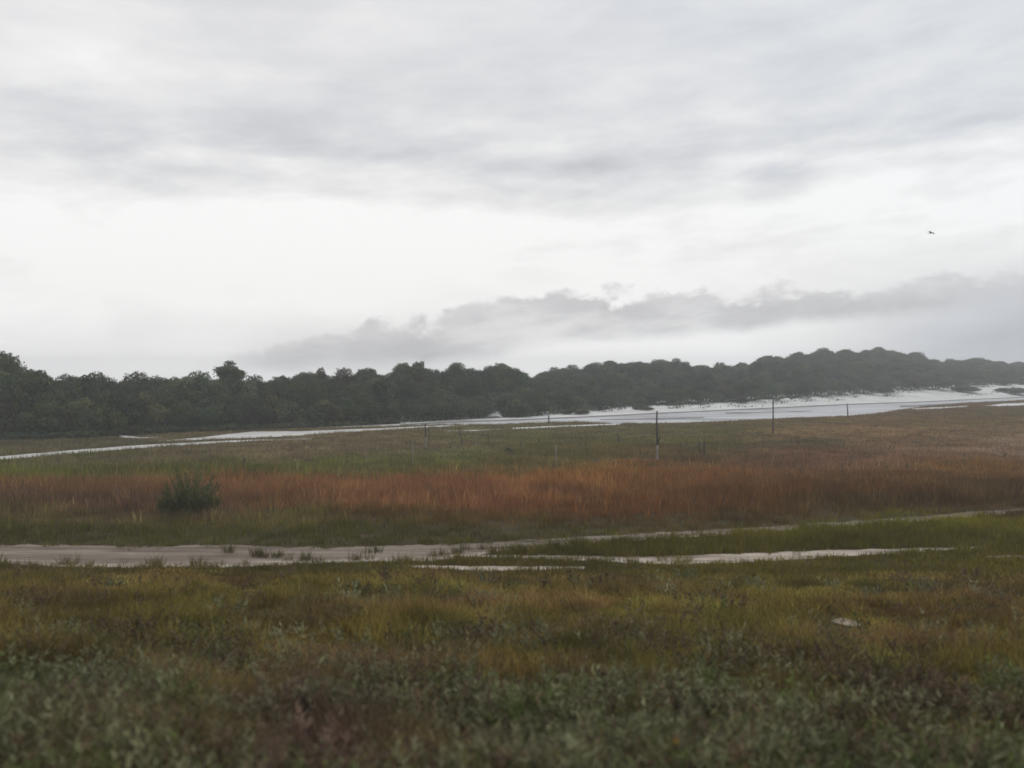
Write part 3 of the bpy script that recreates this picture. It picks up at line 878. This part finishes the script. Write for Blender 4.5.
UMB = crown_mesh(301, 1.0, 1.0, 13, 190, True); UMB.materials.append(M_LEAF)
e = standout(232, 359, 112, 2.1, 'flat topped umbrella shaped tree standing above the skyline on the left', UMB, rz=0.0, crown_base=5.0, name='umbrella_tree')
standout(14, 355, 96, 4.2, 'tallest bulky tree at the far left edge of the skyline', CROWNS[0], name='tall_tree')
standout(92, 371, 104, 2.2, 'round topped tree on the skyline just right of the dip at far left', CROWNS[3], name='round_tree')
standout(182, 369, 108, 2.5, 'pair like double topped tree on the skyline left of the umbrella tree', CROWNS[1], name='round_tree')
standout(146, 373, 106, 1.5, 'small round treetop on the left skyline between two broader crowns', CROWNS[4], name='round_tree')
standout(321, 366, 130, 1.9, 'small dome topped tree on the skyline right of the umbrella tree', CROWNS[2], name='round_tree')
standout(281, 371, 126, 1.9, 'small low tree on the skyline midway between the umbrella and dome trees', CROWNS[6], name='round_tree')
standout(420, 357, 142, 2.1, 'slim tree poking highest above the middle wood', CROWNS[4], name='slim_tree')
standout(455, 361, 146, 2.7, 'broad tree on the skyline right of the slim tall one', CROWNS[5], name='round_tree')
standout(500, 362, 152, 3.2, 'rounded tree near the right end of the middle wood skyline', CROWNS[7], name='round_tree')
standout(519, 367, 150, 2.0, 'last tree of the middle wood before the notch of sky', CROWNS[4], name='round_tree')
standout(553, 367, 195, 3.2, 'first tree of the dune wood right of the notch of sky', CROWNS[3], name='round_tree')
standout(676, 362, 228, 3.6, 'small domed tree on the crest of the dune wood', CROWNS[2], name='round_tree')
standout(770, 354, 270, 2.3, 'small tree poking up where the right hill begins to climb', CROWNS[4], name='round_tree')
standout(878, 346, 340, 5.5, 'tree on the very top of the right hand hill', CROWNS[6], name='round_tree')

# low bushes standing free on the sand
def bush(px, D, h, r, label, c=None):
    x = (px - 512) / F * D
    make_tree(x, D, h, r, label, name='bush', cat='bush', crown=c or random.choice(CROWNS), crown_base=0.02, trunk_scale=.6)


bush(517, 129, 3.0, 2.3, 'dark bush standing right of the white sand gully', CROWNS[0])
bush(124, 90, 1.5, 1.3, 'low bush on the little sand scar at the left wood edge', CROWNS[3])
bush(1014, 262, 2.4, 5.5, 'low spreading bush on white sand at the right edge', CROWNS[3])
bush(966, 250, 2.0, 4.2, 'low bush in the white sand left of the right edge bush', CROWNS[1])
bush(575, 138, 1.3, 2.4, 'small bush on the sand beyond the short shore post', CROWNS[5])
bush(643, 151, 1.0, 1.8, 'tiny bush on the white bank left of the tall pole', CROWNS[5])
bush(740, 172, 1.2, 1.7, 'tiny bush on the white bank left of the second pole', CROWNS[2])
bush(880, 224, 2.2, 3.0, 'dark bush jutting onto white sand below the hilltop', CROWNS[7])

# undergrowth filling the wood floor
n = 60000
px = RNG.uniform(-60, 1090, n)
De = ip(px, EDGE_D); off = ip(px, RIDGE_OFF)
fr = RNG.random(n) ** 1.5
D = De - .5 + (off + 6) * fr
D = np.maximum(D, De + ragged_edge(px) - 1.0)
Dq = np.maximum(De, De + ragged_edge(px))
ok = ~(((px > 487) & (px < 505) & (D - De < 11)) | ((px > 118) & (px < 132) & (D - De < 4)))
px, D, De, Dq = px[ok], D[ok], De[ok], Dq[ok]
x = (px - 512) / F * D
hcl = 0.5 + 2.6 * fbm(x, D, .28, 3)
z = H(x, D) + .1 + hcl * RNG.random(len(x)) ** .7 * np.interp(D - Dq, [-1, 1, 4], [.12, .35, 1])
N = np.stack([RNG.normal(size=len(x)) * .6, -.4 + RNG.normal(size=len(x)) * .6, .6 + RNG.normal(size=len(x)) * .4], 1)
g = GREENS[np.clip((fbm(x, D, .2, 3) * 5).astype(int), 0, 4)] * np.exp(RNG.normal(size=len(x)) * .25)[:, None] * 1.45
sc = .26 + D * .0008
# little scrubby spots on the white bank
m2 = 1800
pc = RNG.uniform(590, 1050, 46); q = RNG.integers(0, 46, m2)
px2 = pc[q] + RNG.normal(size=m2) * RNG.uniform(2, 8, 46)[q]
dn = ip(px2, EDGE_D); df = flatD(ip(px2, WLINE))
fr2 = np.random.default_rng(3).beta(3.2, 1.1, 46)[q]
D2 = df + (dn - df) * fr2 + RNG.normal(size=m2) * .5
x2 = (px2 - 512) / F * D2
z2 = H(x2, D2) + RNG.random(m2) * .4
P1 = leaf_quads(np.stack([x, D, z], 1), N, sc * (.7 + .6 * RNG.random(len(x))), g, .8)
P2 = leaf_quads(np.stack([x2, D2, z2], 1), RNG.normal(size=(m2, 3)) + np.array([0, -.5, .6]), .16 + RNG.random(m2) * .18, np.tile(GREENS[3] * 1.3, (m2, 1)), .8)
V, L, T, K = join([P1, P2])
tag(link('undergrowth', mesh('undergrowth', V, L, T, K), M_SCRUB), 'dark tangled undergrowth between the trees of the wood', 'undergrowth', kind='stuff')

# ------------------------------------------------------------------ the bush in the red grass
D0 = 37.4; X0 = (190 - 512) / F * D0
e = bpy.data.objects.new('marsh_bush', None); C.objects.link(e); e.location = (X0, D0, 0)
tag(e, 'dark green upright bush standing in the red grass on the left', 'bush')
n = 190
ang = RNG.random(n) * 6.283; r0 = np.sqrt(RNG.random(n)) * .8
bx, by = np.cos(ang) * r0 * 1.15 - .06, np.sin(ang) * r0 * .9
lean = .04 + .42 * r0 + .10 * np.abs(RNG.normal(size=n))
hh = (1.95 - 1.3 * np.abs(bx + .12) ** 1.2) * RNG.uniform(.45, 1.2, n)
hh = np.maximum(hh * (1 - .25 * (bx < -.35)), .3)
hh[:3] = [2.2, 2.0, 1.8]; bx[:3] = [-.12, .02, .35]; lean[:3] = [.05, .1, .2]
st = blades(bx, by, np.zeros(n), hh, np.full(n, .024), lean, ang, np.full(n, .25), np.tile([.09, .075, .05], (n, 1)))
V, L, T, K = st
link('stem', mesh('stem', V, L, T, K), M_SCRUB, e)
per = 30
i = np.repeat(np.arange(n), per); k = len(i)
tq = .2 + .82 * RNG.random(k)
hx = np.sin(lean[i] + .1) * hh[i] * tq
lp = np.stack([bx[i] + np.cos(ang[i]) * hx, by[i] + np.sin(ang[i]) * hx, np.cos(lean[i] + .06) * hh[i] * tq], 1)
cols = lin([(74, 82, 44), (58, 70, 36), (92, 94, 66), (84, 76, 52)])[RNG.integers(0, 4, k)] * np.exp(RNG.normal(size=k) * .22)[:, None] * 1.6
a2 = ang[i] + RNG.normal(size=k) * .9
V, L, T, K = blades(lp[:, 0], lp[:, 1], lp[:, 2], RNG.uniform(.14, .36, k), RNG.uniform(.02, .045, k), RNG.uniform(.15, 1.0, k), a2, RNG.uniform(.2, .9, k), cols)
link('foliage', mesh('foliage', V, L, T, K), M_SCRUB, e)
D1 = flatD(452); X1 = (509 - 512) / F * D1
make_tree(float(X1), float(D1), .45, .35, 'small dark shrub low in the green marsh left of the stump', name='marsh_shrub', cat='shrub', crown=CROWNS[3], crown_base=0.0, trunk_scale=.8)


# ------------------------------------------------------------------ posts and poles in the marsh
def post(name, px, ytop, ybase, rad, label, cat='post', pale=0.0, lean=0.0, kink=0.0, group=None, arm=False):
    D = float(flatD(ybase)); x = (px - 512) / F * D; h = (ybase - ytop) * D / F
    e = bpy.data.objects.new(name, None); C.objects.link(e); e.location = (x, D, 0)
    tag(e, label, cat, group)
    split = h * pale
    lx = lambda z: lean * z + kink * math.sin(z / h * 6.0)
    def seg(nm, z0, z1, r0, r1, mt, smooth=True):
        zs = np.linspace(z0, z1, 7)
        pts = [(lx(z), .02 * math.sin(z * 2.3), z) for z in zs]
        rr = [r0 + (r1 - r0) * q / 6 * 1.0 for q in range(7)]
        V, L, T, K = tube(pts, rr, 8, .22)
        link(nm, mesh(nm, V, L, T, K * .1, True), mt, e)
    if pale > 0:
        seg('bleached_base', -.3, split, rad * 1.15, rad * 1.02, M_WOOD_PALE)
        seg('shaft', split, h, rad, rad * .75, M_WOOD_DARK)
    else:
        seg('shaft', -.3, h, rad * 1.1, rad * .78, M_WOOD_DARK if pale == 0 else M_WOOD_PALE)
    if arm:
        V, L, T, K = tube([(lx(h * .36), 0, h * .34), (lx(h * .36) + .10, -.02, h * .40), (lx(h * .36) + .16, -.03, h * .47)], [rad * .8, rad * .6, rad * .3], 6, .2)
        link('snag', mesh('snag', V, L, T, K * .1, True), M_WOOD_DARK, e)
    return e


post('wooden_pole', 657, 411, 460, .075, 'tall dark wooden pole with bleached foot right of centre', 'pole', pale=.30, lean=.004, kink=.03, arm=True)
post('wooden_pole', 773, 398, 434, .075, 'thin dark pole rising across the lagoon, second tallest', 'pole', lean=.002)
post('wooden_post', 848, 403.5, 417, .085, 'slim leaning post at the lagoon edge on the right', lean=-.06)
post('wooden_post', 549, 415.5, 423.5, .10, 'short dark post at the shore below the notch of sky', lean=-.05)
post('wooden_post', 425.5, 424, 448, .060, 'upright post with a pale foot, left of its thin partner', pale=.45)
post('wooden_post', 429, 425, 446, .035, 'thin dark stick close beside the post with pale foot')
post('wooden_post', 461, 426, 447, .038, 'crooked thin stick between the paired posts and the faint pale one', kink=.12, lean=-.03)
post('wooden_post', 488, 431, 447, .035, 'faint thin stick left of the small marsh shrub', lean=.02)
post('wooden_post', 556, 446, 464, .045, 'greyish stick at the upper edge of the red grass near centre', pale=-1)
post('wooden_post', 704, 440, 456, .06, 'dark post, right one of the close pair beside the tall pole')
post('wooden_post', 699.5, 443, 455, .055, 'shorter dark post, left one of the close pair beside the tall pole', kink=.05)
post('wooden_post', 243.5, 458, 472, .05, 'dark stick above the green strip right of the marsh bush', lean=.04)
post('wooden_post', 297, 463, 473, .04, 'pale forked stick in the green strip on the left', pale=-1, lean=.12, arm=True)
post('wooden_post', 413, 441, 464, .036, 'slender grey stick rising above the red grass left of the pale footed post', pale=-1)
post('wooden_post', 347, 456, 467, .035, 'thin dark stick in the green strip left of centre')
for px, yt, yb in [(283, 452, 463), (290, 440, 452), (366, 450, 462), (395, 432, 445), (444, 452, 463), (476, 434, 448), (521, 440, 449), (530, 452, 462), (586, 442, 453), (640, 446, 457), (735, 437, 448), (150, 452, 463), (210, 449, 458), (60, 456, 466)]:
    post('marsh_stick', px, yt, yb, .024, 'very thin grey stick poking out of the pale middle marsh', 'stick', pale=random.choice([0, -1]), lean=random.uniform(-.08, .08), kink=random.uniform(0, .08), group='thin sticks scattered through the marsh')
# tree stump
D = float(flatD(443)); X = (619 - 512) / F * D
e = bpy.data.objects.new('tree_stump', None); C.objects.link(e); e.location = (X, D, 0)
tag(e, 'dark broken tree stump with a leaning splinter left of the tall pole', 'stump')
V, L, T, K = tube([(.0, 0, -.2), (.02, 0, .1), (0, 0, .32), (-.04, 0, .5)], [.24, .18, .13, .05], 9, .35)
link('stump_base', mesh('stump_base', V, L, T, K * .1, True), M_WOOD_DARK, e)
V, L, T, K = tube([(.0, 0, .2), (-.10, .02, .6), (-.20, .02, 1.0)], [.08, .05, .015], 7, .3)
link('splinter', mesh('splinter', V, L, T, K * .1, True), M_WOOD_DARK, e)

# ------------------------------------------------------------------ yellow flower near the bottom edge
Ds = np.linspace(4, 26, 800); zz = CAM_Z - (738 - HY) * Ds / F; hh = H((675 - 512) / F * Ds, Ds) + .42
kx = int(np.argmax(zz <= hh)); D = float(Ds[kx]); X = (675 - 512) / F * D
e = bpy.data.objects.new('yellow_flower', None); C.objects.link(e); e.location = (X, D, float(H(X, D)))
tag(e, 'single yellow flower in the scrub at the bottom of the near bank', 'flower')
V, L, T, K = tube([(0, 0, 0), (.01, -.01, .22), (.0, -.03, .42)], [.005, .004, .003], 6)
link('stem', mesh('stem', V, L, T, np.tile([.05, .07, .02], (len(V), 1))), M_SCRUB, e)
ps = []
for q in range(8):
    a = q * math.pi / 4
    ct = np.array([math.cos(a) * .015, -.035,   .42 + math.sin(a) * .015])
    tt_ = np.array([math.cos(a), -.2, math.sin(a)]); bb = np.array([-math.sin(a), 0, math.cos(a)])
    ps.append((np.array([ct - tt_ * .013, ct + bb * .007 + np.array([0, -.004, 0]), ct + tt_ * .013, ct - bb * .007 + np.array([0, -.004, 0])]), np.arange(4), np.array([4]), np.tile([.45, .31, .03], (4, 1))))
V, L, T, K = join(ps)
link('petals', mesh('petals', V, L, T, K), M_SCRUB, e)
V, L, T, K = tube([(0, -.028, .42), (0, -.036, .42), (0, -.042, .42)], [.007, .008, .004], 8)
link('flower_centre', mesh('flower_centre', V, L, T, np.tile([.35, .18, .02], (len(V), 1))), M_SCRUB, e)

# ------------------------------------------------------------------ gliding bird
D = 62.0; X = (931 - 512) / F * D; Zb = CAM_Z + (HY - 233) * D / F
e = bpy.data.objects.new('gliding_bird', None); C.objects.link(e); e.location = (X, D, Zb); e.rotation_euler = (R(8), R(14), R(25))
tag(e, 'small dark bird gliding in the pale sky at upper right', 'bird')
m, t, out = mat('dark plumage')
p = t.n('ShaderNodeBsdfPrincipled'); g = t.n('ShaderNodeTexCoord').outputs['Object']
t.put(p.inputs['Base Color'], t.mix(t.noise(g, 14, 3), (.05, .05, .052), (.13, .13, .135))); p.inputs['Roughness'].default_value = .8
t.put(out.inputs[0], p.outputs[0])
V1 = tube([(0, -.21, .0), (0, -.17, .012), (0, -.12, .015), (0, -.04, .012), (0, .06, .0), (0, .14, -.005), (0, .22, 0)], [.006, .022, .03, .05, .045, .022, .012], 9)
wing = []
for s in (-1, 1):
    prof = [(.03, -.06, .06, .02), (.12, -.075, .05, .05), (.20, -.07, .045, .065), (.29, -.03, .05, .045), (.36, .03, .065, .005)]
    vs = []
    for xx, yf, yb, zz_ in prof:
        vs += [(s * xx, yf, zz_ + .010), (s * xx, yb, zz_), (s * xx, yf, zz_ - .004)]
    Lw = []; Tw = []
    for q in range(len(prof) - 1):
        for a, b in ((0, 1), (1, 2), (2, 0)):
            Lw += [q * 3 + a, q * 3 + b, q * 3 + 3 + b, q * 3 + 3 + a]; Tw.append(4)
    nq = len(prof) * 3
    Lw += [0, 1, 2, nq - 1, nq - 2, nq - 3]; Tw += [3, 3]
    wing.append((np.array(vs), np.array(Lw), np.array(Tw), np.ones((nq, 3))))
tail = (np.array([(-.02, .2, 0), (.02, .2, 0), (.055, .31, .004), (-.055, .31, .004), (0, .2, -.008), (0, .31, -.002)]), np.array([0, 1, 2, 3, 0, 4, 5, 3, 4, 1, 2, 5, 0, 1, 4, 3, 2, 5]), np.array([4, 4, 4, 3, 3]), np.ones((6, 3)))
V, L, T, K = join([V1] + wing + [tail])
link('body', mesh('body', V, L, T, K), m, e)

# ------------------------------------------------------------------ haze
V = np.array([(sx * 2400.0, yy, zz) for sx in (-1, 1) for yy in (-70.0, 775.0) for zz in (-1.2, 21.0)])
Lq = np.array([0, 1, 3, 2, 4, 6, 7, 5, 0, 4, 5, 1, 2, 3, 7, 6, 0, 2, 6, 4, 1, 5, 7, 3])
hm, t, out = mat('damp air')
pv = t.n('ShaderNodeVolumePrincipled')
pv.inputs['Color'].default_value = (.95, .965, .99, 1); pv.inputs['Density'].default_value = 0.00105; pv.inputs['Anisotropy'].default_value = 0.2
t.put(out.inputs['Volume'], pv.outputs[0])
tag(link('haze', mesh('haze', V, Lq, np.full(6, 4)), hm), 'thin damp haze greying the far woods', 'haze', kind='stuff')
